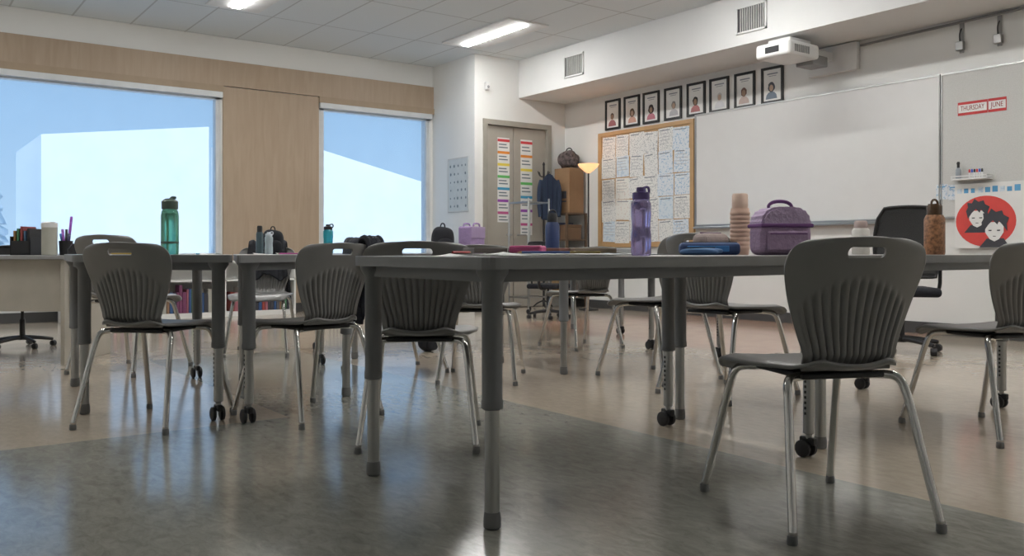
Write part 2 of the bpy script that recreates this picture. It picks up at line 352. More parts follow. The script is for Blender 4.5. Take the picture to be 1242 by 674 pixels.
# framed posters
FRB = mat('poster_frame_black', (.012, .012, .012), .45)
pcol = [((.08, .06, .05), (.3, .12, .13)), ((.12, .08, .05), (.5, .3, .24)), ((.05, .04, .04), (.42, .16, .2)), ((.25, .25, .25), (.4, .4, .42)), ((.03, .03, .03), (.38, .16, .16)), ((.5, .5, .5), (.6, .6, .62)), ((.16, .09, .07), (.5, .4, .36)), ((.08, .09, .11), (.16, .2, .25))]
for i, px in enumerate([744, 767, 790.5, 817, 845, 873, 904, 937.5]):
    e = on_wall('framed_poster', wall_y(px), 2.60); hair, top = pcol[i]
    tag(e, 'black framed poster with a drawn portrait and caption', 'poster', 'row of framed posters above the boards')
    boxes('frame', [((-.145, .172, 0), (.145, .2, .02)), ((-.145, -.2, 0), (.145, -.172, .02)), ((-.145, -.172, 0), (-.118, .172, .02)), ((.118, -.172, 0), (.145, .172, .02))], FRB, e)
    box('sheet', (-.118, -.172, 0), (.118, .172, .006), PAPER, e)
    box('caption', (-.07, .118, .006), (.07, .132, .0075), SOFT, e); box('caption', (-.05, .098, .006), (.05, .104, .0075), SOFT, e)
    dx = random.uniform(-.015, .015); hw = random.uniform(.03, .05)
    prism('torso', [(dx-.075, -.15), (dx+.075, -.15), (dx+.065, -.105), (dx+.04, -.08), (dx+.014, -.07), (dx-.014, -.07), (dx-.04, -.08), (dx-.065, -.105)], .006, .008, mat(f'poster_cloth{i}', top, .8), e)
    prism('hair', [(dx+hw*math.cos(q*.42)*(1+.12*math.sin(q*2.3+i)), -.02+(hw+.012)*math.sin(q*.42)) for q in range(15)], .0065, .0085, mat(f'poster_hair{i}', hair, .8), e)
    prism('face', ellipse(dx, -.03, .025, .036, 16), .007, .0095, mat('poster_skin' if i % 2 else 'poster_skin_b', (.5, .36, .28) if i % 2 else (.36, .24, .17), .7), e)
# date sign
RED = mat('sign_red', (.5, .04, .04), .6)
for s, a, b, dz in [('THURSDAY', 1162, 1198, 0), ('JUNE', 1198.6, 1221, .0)]:
    ya, yb = wall_y(a, XW-.02), wall_y(b, XW-.02); w = (ya-yb)/2
    e = on_wall('date_strip', (ya+yb)/2, 2.06+dz, X=XW-.0215); tag(e, f'red bordered white strip reading {s} on the panel', 'sign')
    box('border', (-w, -.06, 0), (w, .06, .003), RED, e); box('card', (-w+.006, -.036, .003), (w-.006, .036, .005), PAPER, e)
    text('lettering', s, .062, mat('letter_red', (.25, .02, .02), .6), e, (0, 0, .0055), (0, 0, 0), sx=.66 if w > .1 else .75)
# marker shelf
ms = on_wall('marker_holder', wall_y(1180, XW-.05), 1.44, X=XW-.022); tag(ms, 'white wire marker holder shelf fixed on the wall', 'shelf')
box('shelf', (-.16, -.03, 0), (.16, -.015, .1), WHITE, ms, bevel=.003)
boxes('rail', [((-.16, .0, .09), (.16, .01, .1)), ((-.16, -.02, .09), (-.15, .01, .1)), ((.15, -.02, .09), (.16, .01, .1)), ((-.16, .0, 0), (-.15, .01, .1)), ((.15, 0, 0), (.16, .01, .1))], WHITE, ms)
for k in range(6):
    e = empty('marker', (XW-.07, wall_y(1180, XW-.05)+.02-.022*k, 1.425)); tag(e, 'dry-erase marker standing in the wall holder', 'marker', 'markers in the wall holder')
    lathe('barrel', [(.008, 0), (.008, .05)], WHITE, e, n=12); lathe('cap', [(.0085, .05), (.0085, .075), (.005, .08)], mat(f'mk{k%3}', [(.6, .05, .05), (.05, .1, .5), (.02, .02, .02)][k % 3], .5), e, n=12)
e = empty('spray_bottle', (XW-.07, wall_y(1180, XW-.05)+.12, 1.425)); tag(e, 'small dark cleaning spray bottle on the wall shelf', 'bottle')
lathe('body', [(.022, 0), (.024, .01), (.024, .08), (.012, .1)], mat('clear_gray', (.3, .33, .36), .3), e, n=16); lathe('nozzle', [(.012, .1), (.012, .13), (.015, .14), (.01, .155)], BLACK, e, n=12)
# red disc art poster
art = on_wall('art_poster', wall_y(1196, XW-.02), 1.07, X=XW-.03); tag(art, 'pale poster with blue heading and ink portraits on red disc', 'poster')
box('sheet', (-.27, -.27, 0), (.33, .31, .003), PAPER, art)
prism('red_disc', ellipse(.0, -.03, .26, .225, 36), .003, .005, mat('disc_red', (.62, .06, .05), .6), art)
BLU = mat('heading_blue', (.1, .32, .55), .7)
for k in range(9): box('heading_block', (-.25+k*.062, .225, .003), (-.25+k*.062+random.uniform(.03, .05), .225+random.uniform(.035, .065), .004), BLU if k % 3 else SHEETS[2], art)
for dx, dy, sc, ly in [(-.07, .03, 1.15, 0), (.08, -.08, 1.3, .003)]:
    prism('ink_collar', [(dx-.1*sc, dy-.14*sc), (dx+.1*sc, dy-.14*sc), (dx+.06*sc, dy-.08*sc), (dx-.05*sc, dy-.08*sc)], .005+ly, .006+ly, INK, art)
    hp = [(-.07, -.04), (-.085, .02), (-.07, .05), (-.075, .085), (-.04, .08), (-.02, .115), (.01, .09), (.05, .1), (.06, .07), (.095, .05), (.08, .01), (.085, -.04), (.055, .0), (.03, .03), (.02, .005), (-.01, .035), (-.04, .005)]
    prism('ink_face', [(dx+a*sc, dy+b*sc) for a, b in [(-.06, .03), (-.06, -.04), (-.03, -.085), (0, -.1), (.03, -.085), (.06, -.04), (.06, .03)]], .006+ly, .007+ly, PAPER, art)
    prism('ink_hair', [(dx+a*sc, dy+b*sc+.01) for a, b in hp], .007+ly, .008+ly, INK, art)
    for s in (-1, 1): box('ink_eye', (dx+s*.028*sc-.013, dy-.03*sc, .008+ly), (dx+s*.028*sc+.013, dy-.022*sc, .0085+ly), INK, art)
    box('ink_mouth', (dx-.012, dy-.068*sc, .008+ly), (dx+.012, dy-.063*sc, .0085+ly), INK, art)
for k in range(2):
    e = on_wall('blue_worksheet', wall_y(1152)-.115*k+.06, 1.33-.01*k, X=XW-.0222-.003*k); tag(e, 'blue and white printed sheet pinned beside the poster', 'paper', 'blue sheets beside the whiteboard')
    box('sheet', (-.055, -.08, 0), (.055, .06, .002), SHEETS[0], e)
    box('heading', (-.04, .03, .002), (.03, .04, .003), BLU, e)
def vent(y, w, h, lab):
    e = on_wall('air_vent', y, 3.13, X=7.148); tag(e, lab, 'vent', 'air vents on the soffit')
    boxes('frame', [((-w, h-.02, 0), (w, h, .015)), ((-w, -h, 0), (w, -h+.02, .015)), ((-w, -h, 0), (-w+.02, h, .015)), ((w-.02, -h, 0), (w, h, .015))], WHITE, e)
    box('duct', (-w+.02, -h+.02, 0), (w-.02, h-.02, .002), BLACK, e)
    n = int(2*w/.03); boxes('louvre', [((-w+.02+i*(2*w-.04)/n, -h+.02, .002), (-w+.02+i*(2*w-.04)/n+.012, h-.02, .012)) for i in range(1, n)], mat('louvre_gray', (.5, .5, .48), .5), e)
vent(8.50, .19, .14, 'small white louvred air vent on the soffit face'); vent(5.72, .19, .14, 'white louvred air vent on the soffit face')
# projector
pr = empty('projector', (7.968, 5.35, 2.62)); tag(pr, 'white ultra short throw projector on a wall arm', 'projector')
box('body', (-.98, -.2, .03), (-.50, .2, .17), WHITE, pr, bevel=.03, seg=3)
box('top_cover', (-.86, -.12, .17), (-.53, .14, .225), WHITE, pr, bevel=.012)
box('lens_window', (-.983, -.08, .07), (-.975, .08, .13), BLACK, pr)
boxes('side_grille', [((-.9+.03*i, -.206, .06), (-.885+.03*i, -.198, .13)) for i in range(8)], mat('grille_gray', (.25, .25, .25), .5), pr)
box('arm', (-.6, -.06, .09), (-.01, .08, .18), WHITE, pr, bevel=.01)
box('mount_plate', (-.07, -.32, -.03), (-.001, .24, .25), WHITE, pr, bevel=.01)
box('cable_box', (-.5, -.12, .0), (-.25, .08, .1), MATS['grille_gray'], pr, bevel=.01)
cd = tube('cable_conduit', [(XW-.015, 5.02, 2.83), (XW-.015, 4.6, 2.84), (XW-.015, 4.0, 2.85), (XW-.015, 3.4, 2.86)], .012, MATS['grille_gray']); tag(cd, 'thin gray cable conduit running along the wall top', 'cable')
for y in (wall_y(1167), wall_y(1213)):
    e = empty('wall_bracket', (XW, y, 2.67)); tag(e, 'small dark metal bracket fixed near the wall top', 'bracket', 'brackets above the board')
    box('plate', (-.012, -.02, -.1), (-.001, .02, .17), MATS['grille_gray'], e, bevel=.003); box('block', (-.06, -.035, -.08), (-.012, .035, .0), SILV, e, bevel=.006); tube('hook', [(-.04, 0, 0), (-.05, 0, .06), (-.03, 0, .1), (-.01, 0, .12)], .006, BLACK, e, n=8)
e = empty('motion_sensor', (6.60, CY, 2.98)); tag(e, 'small white motion sensor high on the wall', 'sensor')
box('mount', (-.03, -.01, -.03), (.03, 0, .05), WHITE, e, bevel=.003); box('body', (-.035, -.06, -.05), (.035, -.01, .06), WHITE, e, bevel=.015, seg=3); lathe('lens', [(.02, -.062), (.014, -.07), (.004, -.073)], MATS['grille_gray'], e, axis='y', n=16, off=(0, 0, -.01))
e = empty('wall_chart', (CX-.001, 10.08, 1.68)); e.rotation_euler = ROTW; tag(e, 'pale sheet printed with rows of small pictures', 'poster')
box('sheet', (-.26, -.37, 0), (.26, .37, .006), mat('pale_sheet', (.5, .54, .55), .7), e)
boxes('border', [((-.26, .355, .006), (.26, .37, .01)), ((-.26, -.37, .006), (.26, -.355, .01)), ((-.26, -.355, .006), (-.245, .355, .01)), ((.245, -.355, .006), (.26, .355, .01))], MATS['louvre_gray'], e)
for i in range(5):
    for j in range(6):
        if (i*j+i) % 4 != 3:
            s = random.uniform(.008, .014); prism('printed_picture', ellipse(-.19+i*.095+random.uniform(-.01, .01), -.29+j*.11, s*1.4, s*1.6, 8), .006, .008, mat('print_slate', (.15, .19, .22), .7), e)
bandc = [(.6, .05, .06), (.7, .25, .04), (.75, .6, .08), (.12, .45, .12), (.05, .3, .5), (.3, .08, .4), (.5, .1, .25)]
for x, z0, z1 in [(6.91, 1.17, 2.32), (7.30, 1.0, 2.32)]:
    e = empty('schedule_strip', (x, CY+.029, z0)); e.rotation_euler = (math.pi/2, 0, 0); tag(e, 'long hanging paper strip with rainbow coloured headings', 'chart', 'schedule strips on the door')
    hh = z1-z0; box('strip', (-.1, 0, 0), (.1, hh, .003), PAPER, e)
    n = 7
    for k in range(n):
        c = bandc[(n-1-k)]; y = hh*(k+.78)/n
        box('colour_band', (-.1, y-.018, .003), (.1, y+.018, .005), mat(f'band{c}', c, .6), e)
        box('printed_line', (-.08, hh*(k+.4)/n, .003), (.05, hh*(k+.4)/n+.016, .004), MATS['print_slate'], e)
        box('printed_line', (-.08, hh*(k+.15)/n, .003), (.07, hh*(k+.15)/n+.016, .004), MATS['print_slate'], e)

# ---------------------------------------------------------------- corner objects
cart = empty('wire_cart', (6.62, 8.75, 0)); tag(cart, 'chrome wire shelving cart standing by the closet door', 'cart')
for a in (-.16, .16):
    for b in (-.2, .2): lathe('post', [(.012, .06), (.012, 1.42), (.008, 1.43)], SILV, cart, (a, b, 0), n=10); lathe('wheel', [(.03, -.01), (.035, 0), (.03, .01)], BLACK, cart, (a, b, .035), axis='x', n=14)
for z in (.2, .8, 1.38): boxes('wire_shelf', [((-.16, -.2+i*.04, z), (.16, -.192+i*.04, z+.006)) for i in range(11)]+[((-.165, -.2, z-.01), (-.155, .2, z+.01)), ((.155, -.2, z-.01), (.165, .2, z+.01))], SILV, cart)
rack = empty('shelf_rack', (7.76, 9.38, 0)); tag(rack, 'narrow dark wooden shelf rack in the corner', 'shelf')
RW = mat('rack_wood', (.10, .06, .035), .6, var=.2)
for a in (-.17, .17):
    for b in (-.2, .2): box('post', (a-.014, b-.014, 0), (a+.014, b+.014, 1.3), RW, rack)
for z in (.15, .55, .92, 1.28): box('shelf', (-.18, -.21, z), (.18, .21, z+.02), RW, rack)
for z, hh, c, k in [(.9405, .2, (.2, .12, .07), -.08), (.9405, .23, (.05, .07, .14), .1), (.5705, .24, (.3, .28, .24), -.08), (.5705, .2, (.25, .06, .05), .1), (.1705, .25, (.12, .1, .09), -.08), (.1705, .22, (.3, .2, .1), .1)]:
    e = empty('storage_box', (7.76, 9.38+k, z)); tag(e, 'small lidded storage box on the shelf rack', 'box', 'boxes on the shelf rack')
    box('box_body', (-.13, -.075, 0), (.13, .075, hh*.8), mat(f'sb{c}', c, .7), e, bevel=.005); box('lid', (-.135, -.08, hh*.8), (.135, .08, hh), mat(f'sb{c}', c, .7), e, bevel=.005)
bx = empty('cardboard_box', (7.78, 9.36, 1.301)); tag(bx, 'tall brown cardboard box standing on the shelf rack', 'box')
box('carton', (-.13, -.16, 0), (.13, .16, .62), mat('cardboard', (.27, .16, .085), .85), bx, bevel=.004)
box('printed_mark', (-.131, -.1, .15), (-.13, .08, .17), INK, bx); box('printed_mark', (-.131, -.1, .2), (-.13, .02, .3), INK, bx)
lb = empty('cloth_bag', (7.78, 9.36, 1.925)); tag(lb, 'crumpled dark cloth bag on top of the cardboard box', 'bag')
def blob(name, rx, ry, rz, m, parent, loc=(0, 0, 0), amp=.12, flat=True, seed=1, rot=(0, 0, 0)):
    rnd = random.Random(seed); bm = bmesh.new(); bmesh.ops.create_icosphere(bm, subdivisions=4, radius=1)
    ph = [Vector((rnd.uniform(-3, 3), rnd.uniform(-3, 3), rnd.uniform(-3, 3))) for _ in range(6)]
    for v in bm.verts:
        d = 1+sum(math.sin(v.co.dot(p)*1.6+p.x) for p in ph)/6*amp; c = v.co*d
        if flat: c = Vector([math.copysign(abs(q)**.75, q) for q in c])
        v.co = Vector((c.x*rx, c.y*ry, max(c.z, -1)*rz+rz))
    me = bpy.data.meshes.new(name); bm.to_mesh(me); bm.free()
    for p in me.polygons: p.use_smooth = True
    return add(name, me, m, parent, loc, rot)
blob('bag_body', .12, .15, .12, mat('patterned_cloth', (.09, .07, .07), .9, var=.8, scale=25), lb, amp=.5, seed=3)
tube('bag_strap', [(0, -.08, .16), (0, -.06, .28), (0, .06, .28), (0, .08, .16)], .008, BLKCLOTH, lb, n=8)
cs = empty('coat_stand', (7.42, 9.47, 0)); tag(cs, 'slim black coat stand beside the closet door', 'coat stand')
lathe('pole', [(.015, .02), (.013, 1.95), (.02, 1.97), (.005, 2.0)], BLACK, cs, n=12)
for k in range(3): a = k*2.09; tube('foot', [(0, 0, .1), (.1*math.cos(a), .1*math.sin(a), .06), (.15*math.cos(a), .15*math.sin(a), .012)], .01, BLACK, cs, n=8)
for k in range(4): a = k*1.57; tube('hook', [(0, 0, 1.8), (.07*math.cos(a), .07*math.sin(a), 1.8), (.1*math.cos(a), .1*math.sin(a), 1.87)], .007, BLACK, cs, n=8)
jk = empty('hanging_jacket', (7.42, 9.35, 1.2)); jk.rotation_euler = (0, 0, -.5); jk.scale = (.85, .85, .85); tag(jk, 'navy blue jacket hanging from the coat stand', 'jacket')
NAVY = mat('navy_cloth', (.015, .027, .055), .9, bump=.3, scale=20)
prism('jacket_body', [(-.13, 0), (-.05, .01), (.0, -.015), (.07, .01), (.135, -.01), (.125, .3), (.15, .6), (.06, .69), (.04, .74), (-.04, .74), (-.06, .69), (-.15, .6), (-.12, .3)], -.05, .05, NAVY, jk, rot=(math.pi/2, 0, 0), bevel=.02)
for sx in (-1, 1): tube('sleeve', [(sx*.12, 0, .63), (sx*.16, -.02, .5), (sx*.165, -.03, .25), (sx*.15, -.04, .05)], lambda t: .045-.012*t, NAVY, jk)
for k in (-1, 1): tube('lapel', [(k*.03, -.055, .72), (k*.05, -.06, .5), (k*.01, -.058, .1)], .012, mat('navy_dark', (.012, .02, .05), .9), jk, n=8)
fl = empty('floor_lamp', (7.57, 8.71, 0)); tag(fl, 'slim torchiere floor lamp with warm glowing bowl shade', 'lamp')
lathe('base', [(.13, 0), (.13, .015), (.03, .03), (.012, .05)], BLACK, fl)
lathe('pole', [(.011, .04), (.011, 1.82)], BLACK, fl, n=12)
lathe('lamp_shade', [(.02, 1.8), (.06, 1.83), (.12, 1.88), (.14, 1.92), (.13, 1.92), (.1, 1.885), (.02, 1.84)], mat('warm_shade', (1, .55, .26), .5, emit=1.0, var=0), fl)
lathe('bulb', [(.01, 1.84), (.03, 1.87), (.035, 1.9), (.01, 1.93)], mat('warm_bulb', (1, .7, .42), .5, emit=20, var=0), fl, n=14)

bc = empty('low_bookcase', (2.9, 10.5, 0)); tag(bc, 'low white bookcase beneath the window', 'bookcase')
boxes('carcass', [((-1.3, -.16, 0), (1.3, .16, .06)), ((-1.3, -.16, .42), (1.3, .16, .44)), ((-1.3, -.16, .64), (1.3, .16, .66)), ((-1.3, -.16, .06), (-1.28, .16, .64)), ((1.28, -.16, .06), (1.3, .16, .64)), ((-.44, -.16, .06), (-.42, .16, .64)), ((.42, -.16, .06), (.44, .16, .64)), ((-1.3, .14, .06), (1.3, .16, .64))], WALL, bc)
bkc = [(.25, .04, .03), (.03, .08, .2), (.35, .22, .05), (.05, .14, .07), (.35, .34, .3), (.16, .04, .1), (.04, .04, .05), (.3, .1, .13), (.2, .12, .07), (.1, .1, .11)]
x = -1.25+2.9
while x < 4.12:
    w = random.uniform(.022, .05); h = random.uniform(.22, .33)
    if not (abs(x-2.9+.43) < .06 or abs(x-2.9-.43) < .06):
        c = random.choice(bkc)
        b = box('book', (0, -.1, 0), (w-.002, .08, h), mat(f'book{c}', c, .6), loc=(x, 10.45, .0601), bevel=.002)
        tag(b, 'upright book with a coloured spine in the low bookcase', 'book', 'books in the low bookcase')
    x += w+.002
cv = empty('convector', (5.45, 10.6, 0)); tag(cv, 'beige metal convector heater cover with slotted grille', 'radiator')
box('casing', (-.8, -.14, .0), (.8, .12, .62), mat('beige_metal', (.4, .37, .31), .5), cv, bevel=.01)
boxes('grille', [((-.75+i*.05, -.148, .1), (-.73+i*.05, -.14, .55)) for i in range(31)], mat('grille_dark', (.06, .055, .05), .6), cv)

# ---------------------------------------------------------------- chair master
def make_chair():
    e = empty('student_chair')
    B0, HB = .44, .37; K = 1.17
    wt = [(0, .118), (.15, .124), (.4, .150), (.65, .174), (.82, .184), (.92, .177), (.975, .160), (1.0, .135)]
    nu, nv = 120, 40; v = []; f = []
    for j in range(nv+1):
        b = j/nv; b = 1-(1-b)**1.25
        w = cr_tab(wt, b)*K
        for i in range(nu+1):
            u = -1+2*i/nu
            x = u*w; z = B0+b*HB - .012*(u*u)*b
            y = -.185-.085*b+.045*u*u*b**.5+.02*math.sin(b*math.pi)
            y += .05*max(0, .12-b)/.12*.6
            mk = max(0, min(1, (b-.05)/.04))*max(0, min(1, (.70-.25*u*u-b)/.04))*max(0, min(1, (.90-abs(u))/.05))
            s = math.cos(u*math.pi*15)
            y += .0045*mk*(1 if s > .1 else -1 if s < -.1 else s*10)
            v.append((x, y, z))
    for j in range(nv):
        for i in range(nu): a = j*(nu+1)+i; f.append((a, a+1, a+nu+2, a+nu+1))
    o = add('backrest', mesh('backrest', v, f, True), SHELL, e)
    so = o.modifiers.new('s', 'SOLIDIFY'); so.thickness = .008; so.offset = 0
    cut = prism('cut', [(.045*math.copysign(1, math.cos(a))+.013*math.cos(a), .014*math.sin(a)) for a in [2*math.pi*(q+.5)/24 for q in range(24)]], -.3, .3, None, loc=(0, -.25, .768), rot=(math.pi/2, 0, 0))
    bo = o.modifiers.new('b', 'BOOLEAN'); bo.object = cut; bo.operation = 'DIFFERENCE'; bo.solver = 'EXACT'
    bake(o); bpy.data.objects.remove(cut)
    if not o.data.materials: o.data.materials.append(SHELL)
    st = [(0, .12), (.05, .145), (.18, .18), (.4, .22), (.7, .228), (.9, .214), (.97, .197), (1, .16)]
    nu, nv = 30, 34; v = []; f = []
    for j in range(nv+1):
        b = j/nv; w = cr_tab(st, b); y = -.2+b*.43
        for i in range(nu+1):
            u = -1+2*i/nu; yy = y+(-.015*(1-u*u)*(1 if b < .1 else 0)) + .012*(1-u*u)*b
            z = B0+.022*u*u*(1-b*.6) - .04*max(0, (b-.8)/.2)**2+.018*max(0, (.15-b)/.15)**2 + .005*b - .025*max(0, abs(u)-.82)/.18*.5
            v.append((u*w, yy, z))
    for j in range(nv):
        for i in range(nu): a = j*(nu+1)+i; f.append((a, a+1, a+nu+2, a+nu+1))
    o = add('seat', mesh('seat', v, f, True), SHELL, e); so = o.modifiers.new('s', 'SOLIDIFY'); so.thickness = .010; so.offset = 0; bake(o)
    box('seat_bracket', (-.13, -.15, B0-.027), (.13, .14, B0-.010), BLACK, e, bevel=.006)
    h = B0-.02
    for sx in (-1, 1):
        for sy in (-1, 1):
            ty = .27 if sy > 0 else -.26
            tx = .225
            l = tube('leg', [(sx*.06, sy*.11, h), (sx*.14, sy*.125, h), (sx*.178, sy*.15, h-.005), (sx*.188, sy*.175, h-.065), (sx*(.188+(tx-.188)*.5), sy*(.175+(abs(ty)-.175)*.5), .18), (sx*tx, ty, .022)], .0125, CHROME, e, n=12)
            lathe('foot_glide', [(.013, 0), (.015, .004), (.014, .022), (.0127, .025)], mat('glide_gray', (.16, .16, .16), .5), l, (sx*(tx+.001), ty, 0), n=14)
    return e
chair = make_chair()
GC = 'gray classroom chairs'
def set_chair(o, lab): tag(o, lab, 'chair', GC)
chairs = [
    (.90, 2.60, -.22, .97, 1.0, 'gray plastic chair with slatted back and chrome legs, pulled out'),
    (-1.62, 3.98, .22, .97, 1.0, 'gray plastic chair facing the table with the green bottle'),
    (-.96, 4.12, -.76, .65, 1.0, 'gray plastic chair with a black jacket over one corner'),
    (-.37, 3.60, -.03, 1, 1.0, 'gray plastic chair beside the table with loose papers'),
    (-.18, 5.30, .1, 1, 1.0, 'gray plastic chair near the table with the lilac bag'),
    (1.16, 4.72, .8, .6, 1.07, 'gray plastic chair turned sideways between two tables'),
    (-2.48, 5.68, .25, .95, 1.08, 'taller gray plastic chair near the teacher desk'),
    (-1.9, 6.65, .1, -1, 1.0, 'gray plastic chair covered by a black jacket'),
    (-.76, 5.62, .85, .5, 1.0, 'gray plastic chair with a dark jacket hanging on it'),
    (2.05, 3.74, -.3, .95, 1.0, 'gray plastic chair tucked at the end table'),
    (.90, 5.35, -.588, .809, 1.07, 'gray plastic chair facing the middle table'),
    (.56, 7.08, -.5, .85, 1.0, 'gray plastic chair facing the far table'),
]
objs = []
for k, (r, z, fr, fz, sc, lab) in enumerate(chairs):
    X, Y = W(r, z); rz = heading(fr, fz)
    if k == 0: o = chair; o.location = (X, Y, 0); o.rotation_euler = (0, 0, rz)
    else: o = copy_tree(chair, (X, Y, 0), rz, sc)
    set_chair(o, lab); objs.append(o)

# ---------------------------------------------------------------- tables
TZ = .755
def leg_parts(t, x, y, caster):
    l = lathe('leg', [(.045, TZ-.034), (.045, TZ-.045), (.029, TZ-.07), (.029, .36), (.031, .355), (.031, .335), (.022, .33)], TDARK, t, (x, y, 0), n=20)
    if caster:
        lathe('lower_tube', [(.021, .34), (.021, .09), (.012, .085), (.012, .06)], SILV, l, n=16)
        box('caster', (-.012, -.03, .045), (.012, .035, .075), BLACK, l, bevel=.006)
        for s in (-1, 1): lathe('caster_wheel', [(.026, s*.02-.009), (.032, s*.02-.006), (.032, s*.02+.006), (.026, s*.02+.009)], BLACK, l, (0, .012, .032), axis='x', n=18)
        boxes('height_scale', [((-.0225, -.004, .16+i*.02), (-.019, .004, .17+i*.02)) for i in range(8)], BLACK, l)
    else:
        lathe('lower_tube', [(.021, .34), (.021, .045)], SILV, l, n=18)
        lathe('foot_glide', [(.019, 0), (.025, .006), (.025, .03), (.0225, .048)], mat('glide_gray', (.16, .16, .16), .5), l, n=18)
def table(corners, casters, lab, over=.055, cat='table'):
    cx = sum(c[0] for c in corners)/4; cy = sum(c[1] for c in corners)/4
    t = empty('classroom_table', (cx, cy, 0)); tag(t, lab, cat, 'adjustable classroom tables')
    loc = [(c[0]-cx, c[1]-cy) for c in corners]
    A = sum(loc[i][0]*loc[(i+1) % 4][1]-loc[(i+1) % 4][0]*loc[i][1] for i in range(4))
    idx = list(range(4)) if A > 0 else list(range(3, -1, -1)); P = [Vector(loc[i]) for i in idx]
    Q = []
    for i in range(4):
        a, b, c = P[i-1], P[i], P[(i+1) % 4]; d1 = (b-a).normalized(); d2 = (c-b).normalized()
        n1 = Vector((d1.y, -d1.x)); n2 = Vector((d2.y, -d2.x)); q = (n1+n2); q = q/(1+n1.dot(n2)); Q.append(b+q*over)
    R = []
    for i in range(4):
        a, b, c = Q[i-1], Q[i], Q[(i+1) % 4]; p0 = b+(a-b).normalized()*.045; p1 = b+(c-b).normalized()*.045
        for k in range(6):
            s = k/5; R.append(tuple(p0*(1-s)**2+b*2*s*(1-s)+p1*s*s))
    prism('tabletop', R, TZ-.003, TZ, TTOP, t)
    prism('edge_band', [tuple(p) for p in R], TZ-.034, TZ-.003, TEDGE, t)
    for i in range(4):
        a = Vector(loc[i]); b = Vector(loc[(i+1) % 4]); d = (b-a); L = d.length; ang = math.atan2(d.y, d.x)
        box('frame_rail', (.03, -.012, TZ-.07), (L-.03, .012, TZ-.034), TDARK, t, loc=(a.x, a.y, 0), rot=(0, 0, ang))
    for (x, y), c in zip(loc, casters): leg_parts(t, x, y, c)
    return t
def rect(x0, x1, y0, y1): return [(x0, y0), (x1, y0), (x1, y1), (x0, y1)]
table(rect(1.385, 2.83, 2.0, 2.72), (0, 1, 1, 0), 'gray laminate table cluttered with papers and a purple bottle')
table(rect(2.99, 4.47, 2.06, 2.80), (0, 1, 1, 0), 'gray laminate table holding a purple lunch bag and bottles')
table([W(-2.03, 4.15), W(-1.337, 3.98), W(-1.92, 5.33), W(-2.5, 5.0)], (0, 1, 1, 0), 'gray laminate table with a green bottle on it')
table([W(-1.18, 3.92), W(-.884, 4.66), W(-1.3, 5.94), W(-1.6, 5.2)], (1, 0, 1, 0), 'gray laminate table with small bottles on it')
table(rect(3.49, 4.95, 4.25, 4.94), (0, 1, 1, 0), 'gray laminate table with a dark blue bottle')
table(rect(4.22, 5.62, 6.0, 6.7), (0, 1, 0, 1), 'gray laminate table in the far row')
table(rect(2.78, 4.05, 5.75, 6.4), (0, 1, 0, 1), 'gray laminate table with a black backpack on it')

dx, dy = W(-3.75, 6.3); dk = empty('teacher_desk', (dx, dy, 0), heading(0, 1)); tag(dk, 'beige teacher desk with a modesty panel', 'desk')
CREAM = mat('cream_laminate', (.42, .39, .33), .45)
box('desktop', (-.8, -.36, .715), (.74, .36, .745), TTOP, dk, bevel=.006); box('modesty_panel', (-.76, -.3, .36), (.70, -.28, .715), CREAM, dk)
for sx in (-.75, .67): box('side_panel', (sx, -.34, .0), (sx+.03, .34, .715), CREAM, dk, bevel=.003)

# ---------------------------------------------------------------- office chairs
def office_chair(r, z, fr, fz, lab, sc=1.0):
    X, Y = W(r, z); e = empty('office_chair', (X, Y, 0), heading(fr, fz)); e.scale = (sc,)*3; tag(e, lab, 'office chair')
    for k in range(5):
        a = k*2*math.pi/5+.3; c, s = math.cos(a), math.sin(a)
        l = tube('base_arm', [(0, 0, .11), (.15*c, .15*s, .1), (.3*c, .3*s, .075)], lambda t: .024-.008*t, BLACK, e, n=10)
        lathe('caster', [(.02, -.024), (.03, -.02), (.03, .02), (.02, .024)], BLACK, l, (.3*c, .3*s, .03), axis='x', n=16, rot=(0, 0, a+.7))
    lathe('gas_column', [(.04, .08), (.04, .12), (.028, .13), (.028, .3), (.016, .31), (.016, .43)], BLACK, e, n=18)
    box('seat', (-.24, -.23, .43), (.24, .25, .5), BLKCLOTH, e, bevel=.03, seg=4)
    v, f = [], []; nu, nv = 16, 14
    for j in range(nv+1):
        b = j/nv; w = .2+.03*math.sin(b*math.pi)-.03*max(0, b-.85)/.15
        for i in range(nu+1):
            u = -1+2*i/nu; v.append((u*w, -.24+.05*u*u-.07*b+.03*math.sin(b*math.pi), .58+b*.52-.01*u*u*b))
    for j in range(nv):
        for i in range(nu): a = j*(nu+1)+i; f.append((a, a+1, a+nu+2, a+nu+1))
    o = add('backrest', mesh('backrest', v, f, True), mat('mesh_fabric', (.05, .052, .055), .9, bump=.5, scale=200), e); so = o.modifiers.new('s', 'SOLIDIFY'); so.thickness = .012; bake(o)
    rim = [v[i] for i in range(nu+1)]+[v[(nu+1)*j+nu] for j in range(1, nv+1)]+[v[(nu+1)*nv+i] for i in range(nu-1, -1, -1)]+[v[(nu+1)*j] for j in range(nv-1, -1, -1)]
    add('back_frame', tube_me('back_frame', rim, .012, 8, 0), BLACK, e)
    tube('back_support', [(0, -.1, .42), (0, -.26, .44), (0, -.28, .55), (0, -.27, .7)], .02, BLACK, e)
    for sx in (-1, 1):
        tube('armrest_post', [(sx*.2, 0, .45), (sx*.28, 0, .46), (sx*.28, 0, .66)], .014, BLACK, e); box('armrest_pad', (sx*.28-.035, -.12, .66), (sx*.28+.035, .12, .69), BLACK, e, bevel=.01)
office_chair(2.98, 6.7, .2, 1, 'black mesh office chair with casters near the whiteboard')
office_chair(-3.95, 7.05, -.3, 1, 'black office chair with casters behind the teacher desk', .74)
office_chair(.42, 10.1, .5, .8, 'small black office chair near the closet door', .8)

